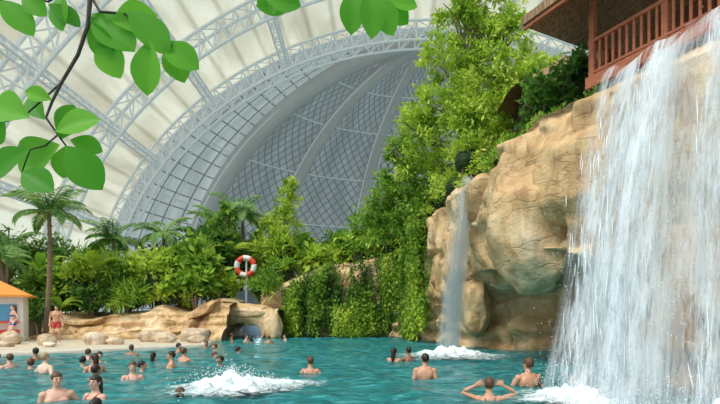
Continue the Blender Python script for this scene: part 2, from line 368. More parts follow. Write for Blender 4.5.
def cliff_pt(u,v,nz=True):
    x,y,zt,ins,zu,nx,ny=lerpCP(u); l=math.hypot(nx,ny); nx/=l; ny/=l
    ZZ=[-1.35,.2,zu-.35,zu-.05,zu+.35,(zu+zt)/2+.2,zt-.25,zt,zt+.15,zt+.5]
    k=0
    while k<len(PV)-2 and v>PV[k+1]: k+=1
    f=(v-PV[k])/(PV[k+1]-PV[k]); f=f*f*(3-2*f)*.4+f*.6
    off=ins*(IN[k]+(IN[k+1]-IN[k])*f)+BU[k]+(BU[k+1]-BU[k])*f
    z=ZZ[k]+(ZZ[k+1]-ZZ[k])*f
    p=Vector((x+nx*off,y+ny*off,z))
    if nz:
        q=Vector((p.x*.45,p.y*.45,p.z*.5)); a=noise.noise(q)*.35+noise.noise(q*2.3)*.10+noise.noise(q*6)*.05+noise.noise(q*13)*.025
        st=(.16*math.sin(p.z*9+noise.noise(q)*5)) if z<zu else 0
        d=(a+rockd(p)+st)*(1 if v<.76 else .45)
        p+=Vector((-nx*d,-ny*d,.15*noise.noise(q*1.9)))
    return p
cl=gridobj('rock_cliff',lambda u,v:cliff_pt(u,v),680,170,rock)
def boulder(name,c,r,mat,sd,sub=26,cut=.78,rd=0):
    b=MB()
    rr=random.Random(sd*31); pls=[(Vector((rr.gauss(0,1),rr.gauss(0,1),rr.gauss(0,.8))).normalized(),rr.uniform(cut,cut+.14)) for _ in range(16)]
    def fn(v):
        q=(v-Vector(c)); n=Vector((q.x/r[0],q.y/r[1],q.z/r[2])).normalized(); s=Vector((sd,sd*.7,sd*1.3))
        k=1.0
        for pn,cc in pls:
            dd=n.dot(pn)
            if dd>.05: k=min(k,cc/dd)
        k+=.09*noise.noise(n*1.2+s)+.04*noise.noise(n*3+s)+.015*noise.noise(n*8+s)
        if rd: k+=rd*rockd((Vector(c)+q)*1.15)
        return Vector(c)+q*k
    b.ell(c,r,sub,sub//2+2,fn); return b.obj(name,mat,None,True)
boulder('cliff_boulder',(5.0,13.5,4.3),(1.6,1.7,2.3),rock,3,110,.76,.08)
boulder('cliff_boulder',(5.6,11.7,4.9),(1.25,1.3,1.65),rock,5,90,.76,.09)
boulder('cliff_boulder',(5.2,15.4,5.0),(1.0,1.1,1.4),rock,9,80,.76,.1)
boulder('cliff_boulder',(4.6,19.6,2.0),(.8,1.3,1.5),rock,14,70,.76,.1)
i=0
for (x,y,rx,rz) in [(-13.2,20.2,.42,.32),(-15.3,21,.6,.42),(-11.6,21,.6,.36),(-10.7,20.9,.4,.2),(-14.3,19.4,.35,.16),(-9.2,22.6,.6,.3),(-8.0,23.4,.8,.5),(-7.5,22.2,.5,.25),(-12.4,19.2,.28,.14),(-10,23.5,.9,.35)]:
    boulder('shore_boulder',(x,y,.12+rz*.5),(rx,rx*.8,rz),rock2,11+i,30,.72,.08); i+=1
def bank(u,v):
    x=-17.5+u*10.2; y=26.5
    zt=1.0+.6*noise.noise(Vector((u*6,0,3)))+.9*u
    pv=[(-1.3,-1.2),(-1.2,.3),(-.7,zt*.35),(-.35,zt*.4),(-.2,zt*.7),(.3,zt*.75),(.5,zt),(1.4,zt+.2),(4,zt+.4)]
    t=v*8; k=min(int(t),7); f=t-k
    o=pv[k][0]+(pv[k+1][0]-pv[k][0])*f; z=pv[k][1]+(pv[k+1][1]-pv[k][1])*f
    p=Vector((x,y+o,z)); q=p*.8
    d=noise.noise(q)*.3+noise.noise(q*2.4)*.15+rockd(p*1.3)*.9+.06*math.sin(p.z*14)
    return p+Vector((.1*d,-d,.1*d))
gridobj('retaining_rock_bank',bank,240,80,rock)
# planting terraces
b=MB()
def poly_prism(b,pts,z0,z1):
    n=len(pts); b.add([(x,y,z0) for x,y in pts]+[(x,y,z1) for x,y in pts],[tuple(range(n,2*n))]+[(k,(k+1)%n,n+(k+1)%n,n+k) for k in range(n)])
poly_prism(b,[(-70,27.8),(-9.2,28.2),(-9.2,60),(-70,60)],-1.3,1.4)
poly_prism(b,[(-9.2,34.6),(-5.2,34.6),(-5.0,31.5),(-2,32),(3,31.5),(8,24),(14,10),(60,0),(60,60),(-9.2,60)],-1.3,2.4)
b.obj('planting_terrace',soil)
b=MB(); poly_prism(b,[(-60,15.9),(-12,15.9),(-9.8,18),(-6.9,20.9),(-8.9,27.2),(-60,27.7)],-1.3,.1); b.obj('sandy_beach',sand)
b=MB(); cp=[(-30,15.2),(-14.5,15.6),(-12,16),(-9.8,18),(-8.2,19.6),(-6.8,20.9),(-7.3,23),(-8.8,27.0)]
pp=[]
for k in range(len(cp)-1):
    for f in range(6): pp.append((cp[k][0]+(cp[k+1][0]-cp[k][0])*f/6,cp[k][1]+(cp[k+1][1]-cp[k][1])*f/6+.08*noise.noise(Vector((k+f/6,0,0)))))
vs=[];fs=[]
prof=[(-.22,-1.2),(-.24,.06),(-.18,.14),(.15,.15),(.22,.1),(.22,-1.2)]
for k,(x,y) in enumerate(pp):
    a=pp[max(k-1,0)];c=pp[min(k+1,len(pp)-1)]; t=Vector((c[0]-a[0],c[1]-a[1],0)).normalized(); nn=Vector((-t.y,t.x,0))
    for o,z in prof: vs.append(Vector((x,y,z))+nn*o)
for k in range(len(pp)-1):
    for j in range(5): fs.append((k*6+j,k*6+j+1,k*6+7+j,k*6+6+j))
b.add(vs,fs); b.obj('pool_curb',curbm,None,True)
# ------------------------------------------------------------------ grotto opening
br=empty('rock_grotto_tunnel',(-7.0,30.2,0))
b=MB()
n=20; vs=[];ny_=8
for j in range(ny_+1):
    yy=-1.9+4.6*j/ny_
    for k in range(n+1):
        a=pi*k/n; p_=Vector((-math.cos(a)*1.15,yy,-.1+math.sin(a)**.6*1.0)); q=p_*1.5
        p_+=Vector((noise.noise(q),0,noise.noise(q+Vector((3,0,0)))))*.16; vs.append(p_)
    for k in range(n+1):
        x=-2.2+4.4*k/n; vs.append(Vector((x,yy-(.25*noise.noise(Vector((x,0,5)))),1.75+.3*noise.noise(Vector((x*.9,yy,2))))))
fs=[];m_=n+1;st_=2*m_
for j in range(ny_):
    for k in range(n):
        fs.append((j*st_+k,j*st_+k+1,(j+1)*st_+k+1,(j+1)*st_+k)); fs.append((j*st_+m_+k,(j+1)*st_+m_+k,(j+1)*st_+m_+k+1,j*st_+m_+k+1))
for k in range(n): fs.append((k,m_+k,m_+k+1,k+1))
b.add(vs,fs)
b.obj('rock_arch',rock,br,True)
def lump(nm,c,r,sd):
    o=boulder(nm,c,r,rock,sd,60,.74,.15); o.parent=br; return o
lump('pier_left',(-1.8,-1.5,.5),(.75,.9,1.3),21); lump('pier_right',(1.8,-1.5,.5),(.7,.9,1.25),22); lump('lintel',(.1,-1.5,1.6),(1.9,.7,.5),23)
b=MB(); b.box((0,3.9,1.0),(4.0,.2,4.2)); b.obj('back_panel',simple('pale_blue_wall',(.45,.65,.78),.7,.1,2),br)
gl=bpy.data.lights.new('grotto_fill_light','POINT'); gl.energy=14; gl.color=(.75,.9,1); gl.shadow_soft_size=.15  # added point light, brightens the inside of the opening
go=bpy.data.objects.new('grotto_fill_light',gl); go.parent=br; go.location=(0,2.9,.8); sc.collection.objects.link(go)
# ------------------------------------------------------------------ kiosk
ki=empty('beach_kiosk',(-17.75,23.6,.1),.5)
b=MB(); b.box((0,0,1.1),(2.2,2,2.2)); b.obj('walls',white_pl,ki,bevel=.03)
b=MB(); b.beam((-1.4,-1.3,2.2),(1.4,-1.3,2.2),.2,.1); b.add([(-1.5,-1.4,2.2),(1.5,-1.4,2.2),(1.5,1.4,2.2),(-1.5,1.4,2.2),(0,0,3.0)],[(0,1,4),(1,2,4),(2,3,4),(3,0,4),(3,2,1,0)]); b.obj('roof',orangep,ki)
b=MB(); b.box((.1,-1.04,1.4),(1.5,.06,.8)); b.obj('hatch',bluep,ki)
b=MB(); b.box((0,-1.2,.95),(1.9,.4,.08)); b.box((0,-1.05,.45),(1.9,.05,.25)); b.obj('counter',redp,ki)
# lifebuoy sign
lf=empty('lifebuoy_sign',(-7.45,31.2,4.55))
R,r=.56,.18
for q,(mt,nm) in enumerate(((redp,'red_segments'),(white_pl,'white_segments'))):
    b=MB()
    for k in range(4):
        a0=(k*2+q)*pi/4+.2
        b.tube([(R*math.cos(a0+pi/4*j/6),0,R*math.sin(a0+pi/4*j/6)) for j in range(7)],r,12)
    b.obj(nm,mt,lf,True)
b=MB(); b.tube([(0,.25,-3.0),(0,.25,.7)],.06); b.obj('post',steel,lf)
# ------------------------------------------------------------------ foliage
def lc(C,size,droop=.3,asp=.42,out=None,ow=0):
    C=np.asarray(C,float); n=len(C); d=rng.normal(size=(n,3)); d[:,2]-=droop
    if out is not None: d=d+out*ow
    d/=np.linalg.norm(d,axis=1,keepdims=True)+1e-9
    s=np.cross(d,rng.normal(size=(n,3))*[.5,.5,1]+[0,0,.6]); s/=np.linalg.norm(s,axis=1,keepdims=True)+1e-9
    nn=np.cross(d,s); L=(size*(.6+.8*rng.random(n)))[:,None]; W=L*asp
    return np.stack([C,C+d*L*.45+s*W*.5+nn*W*.15,C+d*L,C+d*L*.45-s*W*.5+nn*W*.15],1)
def blob(mb,c,r,n,size,droop=.3,asp=.42,clumps=None,core=True,shoots=0):
    r=np.array(r,float); K=clumps or max(6,n//60)
    dr=rng.normal(size=(K,3)); dr/=np.linalg.norm(dr,axis=1,keepdims=True); dr[:,2]=np.where(dr[:,2]<-.5,-dr[:,2],dr[:,2])
    cc=np.array(c)+dr*r*(.25+.95*rng.random((K,1))**.6)
    idx=rng.integers(0,K,n); P=cc[idx]+rng.normal(size=(n,3))*r*(.08+.14*rng.random((K,1)))[idx]
    out=(P-np.array(c))/r
    mb.m=0; mb.leaves(lc(P,size,droop,asp,out,.8))
    if shoots:
        Q=[]
        for k in range(shoots):
            d=rng.normal(size=3); d[2]=abs(d[2])+.6; d/=np.linalg.norm(d); ln=rng.uniform(1.05,1.6)
            for j in range(26):
                f=.5+.5*j/26; q=np.array(c)+d*r*ln*f; q[2]-=.5*(f**3)*abs(1-d[2])*r[2]; Q.append(q+rng.normal(size=3)*.05)
        mb.leaves(lc(np.array(Q),size*.9,.2,asp))
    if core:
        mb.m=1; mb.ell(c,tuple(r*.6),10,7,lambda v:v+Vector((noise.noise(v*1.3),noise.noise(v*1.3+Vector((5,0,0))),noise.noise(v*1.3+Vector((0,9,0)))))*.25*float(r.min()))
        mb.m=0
def shrub(name,c,r,n,size,mat,z0=None,droop=.3,asp=.42,core=True):
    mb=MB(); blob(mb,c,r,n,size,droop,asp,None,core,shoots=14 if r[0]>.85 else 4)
    mb.m=2
    if z0 is None: z0=c[2]-r[2]
    for k in range(5):
        a=rng.random()*6.28; mb.tube([(c[0]+.2*math.cos(a),c[1]+.2*math.sin(a),z0),(c[0]+r[0]*.3*math.cos(a),c[1]+r[1]*.3*math.sin(a),(z0+c[2])/2+.1),(c[0]+r[0]*.6*math.cos(a),c[1]+r[1]*.6*math.sin(a),c[2]+r[2]*.4)],[.06,.05,.02],6)
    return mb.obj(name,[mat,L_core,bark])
SH=[(-24.5,28.7,2.6,1.9,1.5,L_dark),(-18.6,29,2.6,1.5,1.3,L_mid),(-16.6,28.8,3.0,1.6,1.5,L_bright),(-14.4,29.2,3.1,1.6,1.6,L_mid),(-12.3,28.8,3.2,1.5,1.5,L_bright),(-10.3,29.3,3.6,1.4,1.8,L_mid),
(-21,32,4.2,2.2,1.8,L_dark),(-17.5,32.5,4.0,2.1,1.7,L_mid),(-13.5,33,4.1,2.2,1.7,L_dark),(-10.3,33,4.8,1.9,2.0,L_dark),(-7.9,35.2,5.0,1.8,2.1,L_mid),(-5.6,33.8,5.2,1.7,2.0,L_bright),(-3,34,4.8,1.9,1.8,L_dark),(-.5,34,5.1,1.8,1.7,L_mid),(1.5,33.5,6.5,2.0,2.3,L_mid),
(-26,33,4.0,3,2.6,L_dark),(-18.1,27.4,1.4,1.1,.9,L_dark),(-23.0,27.8,1.5,1.2,1.1,L_mid),(-15.6,27.9,2.1,1.1,.8,L_dark),(-13.3,27.9,2.1,1.0,.7,L_mid),(-11.1,28.0,2.4,1.0,.7,L_bright),(-9.6,28.4,3.0,.9,.9,L_mid),(-8.4,30.4,3.1,.8,.9,L_bright),(-6.3,30.4,2.9,.9,.7,L_mid),(-5.0,31.9,4.0,1.2,1.0,L_mid),(-2.6,32.3,4.7,1.3,1.0,L_bright),(.2,32.2,5.1,1.4,1.0,L_mid),(2.2,31.2,6.0,1.4,1.3,L_bright)]
for k,(x,y,z,r,rz,mt) in enumerate(SH):
    n=int(1000*r*rz/2.1)+400; sz,ap=[(.36,.42),(.55,.5),(.28,.5),(.6,.16)][k%4]
    shrub('tropical_shrub',(x,y,z),(r,r*.8,rz),int(n*(1.5 if sz<.3 else 1)),sz,mt,z0=max(.1,z-rz-.6),asp=ap)
def banana(base,h,nl,ll,seed,mat=L_bright):
    r=random.Random(seed); mb=MB(); base=Vector(base); top=base+Vector((.1,0,h))
    mb.m=1; mb.tube([base,base.lerp(top,.5),top],[.13,.1,.07],8); mb.m=0
    for k in range(nl):
        a=2*pi*k/nl*1.62+r.uniform(-.3,.3); el=r.uniform(.5,1.3); hd=Vector((math.cos(a),math.sin(a),0)); sd=Vector((-hd.y,hd.x,0)); L=ll*r.uniform(.75,1.1)
        p=top.copy(); vs=[];n=14; ang=el
        for j in range(n+1):
            f=j/n; w=L*.15*(math.sin(pi*min(1,max(0,(f-.12)/.88))**.8)**.6 if f>.12 and f<1 else .03)+.004
            up=Vector((0,0,1))*math.cos(ang)-hd*math.sin(ang)
            vs+= [p-sd*w+up*(w*.35+.02*math.sin(j*2.1)),p,p+sd*w+up*(w*.35+.02*math.sin(j*1.7))]
            ang-=1.9/n*(f+.3); p=p+(hd*math.cos(ang)+Vector((0,0,math.sin(ang))))*L/n
        mb.add(vs,[(3*j+q,3*j+q+1,3*j+4+q,3*j+3+q) for j in range(n) for q in(0,1)])
    return mb.obj('banana_plant',[mat,bark],None,True)
for k,(x,y,z,h,ll,mt) in enumerate([(-15.6,28.3,1.4,2.4,2.0,L_bright),(-11.6,30.8,1.4,3.2,2.1,L_mid),(-19.6,29.2,1.4,2.6,2.0,L_mid),(-8.9,32.6,1.5,3.8,2.0,L_bright),(-4.2,33.0,2.4,3.4,2.0,L_mid),(-.9,33.2,2.4,3.8,1.8,L_bright),(-13.0,30.6,1.4,3.4,2.0,L_bright),(-17.0,27.0,.1,1.6,1.5,L_mid),(.9,32.8,2.4,4.2,1.7,L_mid)]):
    banana((x,y,z),h,10,ll,k,mt)
def tree(name,base,clusters,mat,lsize,dens=350,tr=.14,droop=.3,asp=.42,core=False,spread=.17):
    mb=MB(); base=Vector(base)
    for (x,y,z,r) in clusters:
        blob(mb,(x,y,z),(r,r,r*.95),int(dens*r*r),lsize,droop,asp,clumps=max(8,int(12*r*r)),core=core,shoots=8)
    mb.m=2
    for k,(x,y,z,r) in enumerate(clusters):
        t=Vector((x,y,z)); h=t-base; mid=base+Vector((h.x*.25,h.y*.25,h.z*.55)); q=base+Vector((h.x*.05,h.y*.05,h.z*.25))
        mb.tube([base+Vector((.1*math.cos(k),.1*math.sin(k),-.3)),q,mid,(mid+t)/2+Vector((0,0,.3)),t],[tr,tr*.85,tr*.6,tr*.4,tr*.2],7)
        for j in range(5):
            e=t+Vector(rng.normal(size=3))*r*.6; mb.tube([(mid+t)/2+Vector((0,0,.3)),(t+e)/2,e],[tr*.3,tr*.2,.02],5)
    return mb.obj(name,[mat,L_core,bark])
tree('slender_tree',(-5.6,34,2.4),[(-5.2,34,9.4,.8),(-4.9,34,10.5,.5),(-5.4,34,8.2,1.0),(-6.2,34,7.2,1.1)],L_bright,.3,dens=450)
tree('slender_tree',(-9.6,33,2.4),[(-9.6,33,7.2,1.1),(-10.4,33,6.4,1.0),(-9.2,33,8.4,.6)],L_mid,.3)
tree('ficus_tree',(5.6,22.5,6.0),[(4.5,22,15.0,1.1),(5.6,22.5,13.3,1.5),(3.9,22,12.6,1.2),(6.6,22,11.4,1.7),(4.3,21.5,10.2,1.6),(2.7,22.5,9.9,1.1),(5.4,21,8.9,1.6),(7.9,22,12.0,1.2),(5.5,22.5,15.9,1.1),(8.3,21.5,10.7,1.2),(7.0,22.5,14.2,1.1),(3.5,24,8.6,1.4),(6.6,21,9.2,1.3),(4.9,22,17.2,.8)],L_bright,.28,dens=880,tr=.2,droop=.6,asp=.36)
tree('bamboo_tree',(3.6,26.5,6.0),[(2.5,26,8.9,1.2),(1.7,26,8.0,1.0),(1.2,26.5,7.0,1.0),(2.8,25.5,7.6,1.2),(1.6,26,6.2,.9),(3.4,25.5,7.2,1.1),(2.2,26,10.2,.9),(2.6,25.5,6.3,1.0),(1.0,26.5,5.6,.8)],L_mid,.27,dens=850,tr=.14,droop=.8,asp=.36)
tree('broadleaf_tree',(7.4,16.5,6.3),[(6.6,15.8,8.8,.8),(7.3,15.5,9.0,.7),(5.9,16.2,8.4,.7),(6.8,16,8.0,.8),(7.8,15.5,8.3,.7)],L_dark,.3,dens=800,tr=.1)
for (x,y,z,r,mt) in [(5.0,18.5,6.7,.9,L_bright),(5.3,16.8,6.9,.7,L_mid),(6.1,15.3,7.1,.7,L_mid),(4.2,20.5,6.8,.9,L_bright),(4.4,22.5,7.0,1.2,L_bright),(6.7,13.8,7.0,.55,L_dark),(6.4,12.6,6.9,.35,L_dark),(3.7,24.6,6.7,1.0,L_mid),(4.3,19.3,7.6,.9,L_bright),(4.8,16.3,6.6,.45,L_mid)]:
    shrub('cliff_top_shrub',(x,y,z),(r,r,r*.8),int(900*r),.2,mt,z0=z-r*.8)
# hanging vines
mb=MB(); P=[[],[],[]]
for k in range(1700):
    u=random.uniform(.05,.345); v=random.uniform(.3,.80)
    dn=noise.noise(Vector((u*40,v*2,0)))
    if dn<-.14 and random.random()<.6: continue
    p=cliff_pt(u,v)
    ln=random.uniform(.5,3.8)*(1 if u<.29 else .4)*(.7+dn)
    x,y,zt,ins,zu,nx,ny=lerpCP(u); l=math.hypot(nx,ny)
    out=Vector((-nx/l,-ny/l,0)); q0=cliff_pt(u,.55)+out*(.15+.6*max(0,dn+.15)+random.uniform(0,.35))
    m_=int(ln*17); L_=P[0] if dn<-.05 else (P[1] if dn<.2 else P[2]); sw=random.uniform(-.15,.15)
    for j in range(m_):
        f=j/m_; z=p.z-ln*f
        if z<.15: break
        L_.append((q0.x+random.gauss(0,.07)+sw*f,q0.y+random.gauss(0,.07),z))
for L_,mt in zip(P,(L_dark,L_mid,L_bright)):
    mb=MB(); mb.leaves(lc(np.array(L_),.21,1.2,.5)); mb.obj('hanging_vines',[mt])
mb=MB(); P=[]
for k in range(210):
    u=random.uniform(.255,.335); p=cliff_pt(u,.74); x,y,zt,ins,zu,nx,ny=lerpCP(u); l=math.hypot(nx,ny)
    o_=random.uniform(.1,1.1); p=Vector((p.x-nx/l*o_,p.y-ny/l*o_,p.z+random.uniform(-.3,1.2))); ln=random.uniform(.8,4.2)*(1 if u<.31 else .5)
    for j in range(int(ln*22)):
        f=j/(ln*22); P.append((p.x+random.gauss(0,.1),p.y+random.gauss(0,.1),max(.4,p.z-ln*f)))
mb.leaves(lc(np.array(P),.2,1.0,.5)); mb.obj('hanging_vines',[L_mid])
# palms
def palm(name,base,top,nf,fl,seed,mat=L_palm):
    r=random.Random(seed); mb=MB(); base=Vector(base); top=Vector(top)
    pts=[base.lerp(top,t)+Vector((.25*math.sin(t*3)*.6,0,0)) for t in [i/8 for i in range(9)]]
    mb.m=1; mb.tube(pts,[.15-.007*i for i in range(9)],9); 
    for i in range(14): mb.tube([pts[0].lerp(pts[-1],(i+.5)/15)+Vector((.15*math.sin((i+.5)/15*3),0,-.02)),pts[0].lerp(pts[-1],(i+.5)/15)+Vector((.15*math.sin((i+.5)/15*3),0,.03))],.145,8)
    mb.m=0; c=pts[-1]; L=[]
    for k in range(nf):
        a=2*pi*k/nf+r.uniform(-.2,.2); el=r.uniform(.1,1.25); ln=fl*r.uniform(.8,1.1); h=Vector((math.cos(a),math.sin(a),0))
        n=26; p=c.copy(); rib=[p.copy()]; ang=el
        for j in range(n):
            ang-=(1.5+.5*(1-el))/n*(.4+j/n*1.3); p=p+(h*math.cos(ang)+Vector((0,0,math.sin(ang))))*ln/n; rib.append(p.copy())
        mb.tube(rib[::3],[.03]*len(rib[::3]),4)
        sd=Vector((-h.y,h.x,0))
        for j in range(2,n+1):
            t=(rib[j]-rib[j-1]).normalized(); w=ln*.30*math.sin(pi*min(1,.12+.88*j/n))**.6*(1-.35*j/n) if j<n else .1
            for s_ in(-1,1):
              for hh in(0,.5):
                d=(sd*s_*.85+t*.55+Vector((0,0,-.35+r.uniform(-.15,.1)))).normalized(); b0=rib[j]-t*ln/n*hh
                wd=t*.05
                L.append([b0-wd,b0+d*w*.5-wd*.9+Vector((0,0,.03)),b0+d*w+Vector((0,0,-.1*w)),b0+d*w*.5+wd*.9])
    mb.leaves(np.array([[tuple(q) for q in l] for l in L])); return mb.obj(name,[mat,bark])
palm('palm_tree',(-17.0,25.9,0),(-16.8,25.9,6.9),15,2.6,1)
palm('palm_tree',(-16.0,31,1.4),(-16.0,31,6.3),13,2.4,2)
palm('palm_tree',(-13.6,32,1.4),(-13.1,32,6.8),13,2.5,3)
palm('palm_tree',(-8.6,34.5,2.4),(-8.5,34.5,8.8),14,2.8,4)
palm('palm_tree',(-10.6,36,2.4),(-10.8,36,8.4),13,2.6,5)
palm('palm_tree',(-22.4,30,1.4),(-22.0,30,5.6),12,2.4,6)
palm('palm_tree',(-19.9,26.6,.1),(-19.9,26.6,4.4),12,1.9,7)
# ------------------------------------------------------------------ waterfalls
bf=empty('large_waterfall')
def bigfall(k,o,zo):
    def f(s,t):
        tx,ty,tz=5.35+1.35*s,10.35-4.6*s,6.4; bx,by=3.2+1.6*s,8.0-4.4*s
        fr=t**.72; q=Vector((s*7+k*9,t*1.2,k)); w=.22*noise.noise(q)+.12*noise.noise(q*2.7)
        return (tx+(bx-tx)*fr-o+w*(t+.2),ty+(by-ty)*fr+w*.5,tz*(1-t)+zo*(1-t)+.15*noise.noise(Vector((s*9,k,0)))*(1-t))
    return f
E1=[(0,0.0),(.07,.65),(.2,1.0),(.33,.95),(.40,.38),(.47,.34),(.55,.95),(1,1.0)]
gridobj('water_sheet_1',bigfall(0,0,0),80,60,fallmat('falling_water_a',60,9,.74,1.12,3.1,E1,.92),bf)
gridobj('water_sheet_2',bigfall(1,.18,.05),80,60,fallmat('falling_water_b',95,14,.78,1.16,7.7,E1,.88),bf)
gridobj('water_sheet_3',bigfall(2,-.2,-.03),80,60,fallmat('falling_water_c',38,5,.76,1.16,12.3,E1,.8),bf)
mb=MB()
for k in range(200):
    s=random.choice([random.uniform(.02,.33),random.uniform(.5,1)]); t0=random.random()*.9; t1=min(1,t0+random.uniform(.03,.10)); f=bigfall(random.randint(0,2),random.gauss(.1,.14),0); 
    mb.tube([f(min(1,max(0,s+.003*j)),t0+(t1-t0)*j/4) for j in range(5)],[.002,.005,.006,.005,.002],4)
for k in range(3200):
    s=random.random(); t=random.random()**.6; p=Vector(bigfall(0,0,0)(s,t))+Vector((random.gauss(-.15,.3),random.gauss(0,.2),random.gauss(0,.1))); r_=random.uniform(.002,.0055)
    mb.ell((p.x,p.y,max(.02,p.z)),(r_,r_,r_*2.2),4,3)
mb.obj('strands_and_drops',foam,bf)
sf=empty('small_waterfall')
def smallfall(k,o):
    def f(s,t):
        tx,ty=4.55-.7*s,18.4-1.8*s; bx,by=3.6-1.0*s,17.0-1.4*s; fr=t**.55; w=.14*noise.noise(Vector((s*5+k*5,t*2,k)))
        return (tx+(bx-tx)*fr-o+w,ty+(by-ty)*fr*1.0+w,6.25*(1-t))
    return f
E2=[(0,0.0),(.2,1.0),(.8,1.0),(1,0.0)]
gridobj('water_sheet_1',smallfall(0,0),30,40,fallmat('falling_water_d',16,7,.58,1.0,5.5,E2,.92),sf)
gridobj('water_sheet_2',smallfall(1,.15),30,40,fallmat('falling_water_e',26,9,.66,1.05,8.5,E2,.92),sf)
def foamdisc(name,c,rx,ry,h,par=None,seed=0):
    def f(u,v):
        a=u*2*pi; k=v*(1+.35*noise.noise(Vector((math.cos(a)*1.8,math.sin(a)*1.8,seed))))
        x=c[0]+rx*k*math.cos(a); y=c[1]+ry*k*math.sin(a)
        n_=noise.noise(Vector((x*4,y*4,seed)))+.6*noise.noise(Vector((x*10,y*10,seed)))
        return (x,y,.065+h*(math.exp(-(v*2.2)**2))*(1+.6*n_)+.05*(1-v)*n_)
    return gridobj(name,f,90,36,bfoam,par)
wj=empty('bubbling_water_jet')
foamdisc('foam_mound',(-2.3,8.6),1.35,1.2,.24,wj,2)
foamdisc('foam_trail',(-1.9,9.1),1.4,.9,.06,wj,3)
mb=MB()
for k in range(900):
    a=random.random()*6.28; r0=abs(random.gauss(0,.42)); r_=random.uniform(.004,.012)
    mb.ell((-2.3+r0*math.cos(a)*1.3,8.6+r0*math.sin(a),.1+max(0,random.gauss(.17,.14))*math.exp(-r0)),(r_,r_,r_),5,4)
mb.obj('spray_drops',foam,wj,True)
foamdisc('foam_patch',(2.9,15.5),2.0,1.9,.25,sf,4)
foamdisc('foam_patch_edge',(3.3,7.3),1.1,1.4,.2,bf,6)
foamdisc('foam_patch_near',(4.2,5.2),1.2,1.8,.25,bf,8)
mb=MB()
for k in range(1800):
    s=random.random(); p=Vector(bigfall(0,0,0)(s,1)); r_=random.uniform(.003,.009)
    mb.ell((p.x+random.gauss(-.1,.3),p.y+random.gauss(0,.3),.05+abs(random.gauss(0,.3))),(r_,r_,r_),5,4)
mb.obj('splash_drops',foam,bf,True)
# ------------------------------------------------------------------ balcony hut
hb=empty('wooden_balcony_hut',(6.9,13.2,8.0),math.atan2(-.894,.447))
b=MB(); b.box((2.5,1.6,.05),(6.2,3.4,.12))
for k in range(9): b.box((-.4+k*.75,1.6,-.08),(.12,3.4,.16))
b.obj('deck',woodD,hb,bevel=.01)
b=MB(); b.box((2.5,-.08,-.02),(6.4,.16,.34)); b.box((-.62,1.6,-.02),(.16,3.4,.34)); b.obj('fascia_beam',wood,hb,bevel=.015)
b=MB()
for k in range(32): b.box((-.5+k*.2,-.05,.62),(.07,.05,.95))
for k in range(16): b.box((-.6,.1+k*.2,.62),(.05,.07,.95))
b.box((2.5,-.05,1.13),(6.3,.14,.09)); b.box((2.5,-.05,.25),(6.3,.08,.08)); b.box((-.6,1.6,1.13),(.14,3.3,.09)); b.box((-.6,1.6,.25),(.08,3.3,.08))
b.obj('railing',wood,hb,bevel=.01)
b=MB()
for x in(-.55,1.5,3.5,5.5):
    b.box((x,-.02,1.3),(.16,.16,2.6)); b.box((x,3.1,1.3),(.16,.16,2.6))
    b.beam((x,.1,-.1),(x,1.3,-1.4),.14,.14); b.box((x,2.6,-.85),(.2,.2,1.7)); b.box((x,1.2,-.85),(.16,.16,1.7))
for k in range(40): b.box((-.55+k*.155,3.0,1.3),(.14,.06+.02*(k%2),2.5))
b.obj('posts_and_walls',wood,hb,bevel=.01)
b=MB()
b.add([(-2.0,-1.3,2.05),(7,-1.3,2.05),(7,1.9,4.2),(-.6,1.9,4.2),(-2.0,5,2.05),(7,5,2.05),(-2.0,-1.3,2.3),(7,-1.3,2.3),(7,1.9,4.5),(-.6,1.9,4.5),(-2.0,5,2.3),(7,5,2.3)],
 [(0,3,2,1),(4,5,2,3),(0,4,3),(6,7,8,9),(10,9,8,11),(6,9,10),(0,1,7,6),(0,6,10,4),(4,10,11,5)])
b.obj('thatched_roof',thatch,hb)
b=MB()
for k in range(12): b.beam((-1.8+k*.75,-1.2,2.0),(-1.8+k*.75 if k>1 else -.6+k*.3,1.8,4.05),.08,.1)
b.box((2.5,-1.2,1.98),(9,.08,.1)); b.box((2.4,-.02,2.55),(6.2,.14,.16)); b.obj('rafters',wood,hb)
th=empty('thatched_hut',(7.9,18.6,6.4))
b=MB(); b.box((0,0,1.8),(2.8,2.6,3.6)); b.obj('walls',woodD,th)
def roofn(c,z0,z1,r):
    mb=MB(); n=32; vs=[];fs=[]
    for j in range(7):
        f=j/6
        for k in range(n):
            a=2*pi*k/n; rr=(r*(1-f)+.05)*(1+.04*math.sin(k*5+j*2)); vs.append((c[0]+rr*math.cos(a),c[1]+rr*math.sin(a),z0+(z1-z0)*f+.06*math.sin(k*7+j)))
    for j in range(6):
        for k in range(n): fs.append((j*n+k,j*n+(k+1)%n,(j+1)*n+(k+1)%n,(j+1)*n+k))
    mb.add(vs,fs); return mb
roofn((0,0),3.3,5.0,2.4).obj('roof',thatch,th)
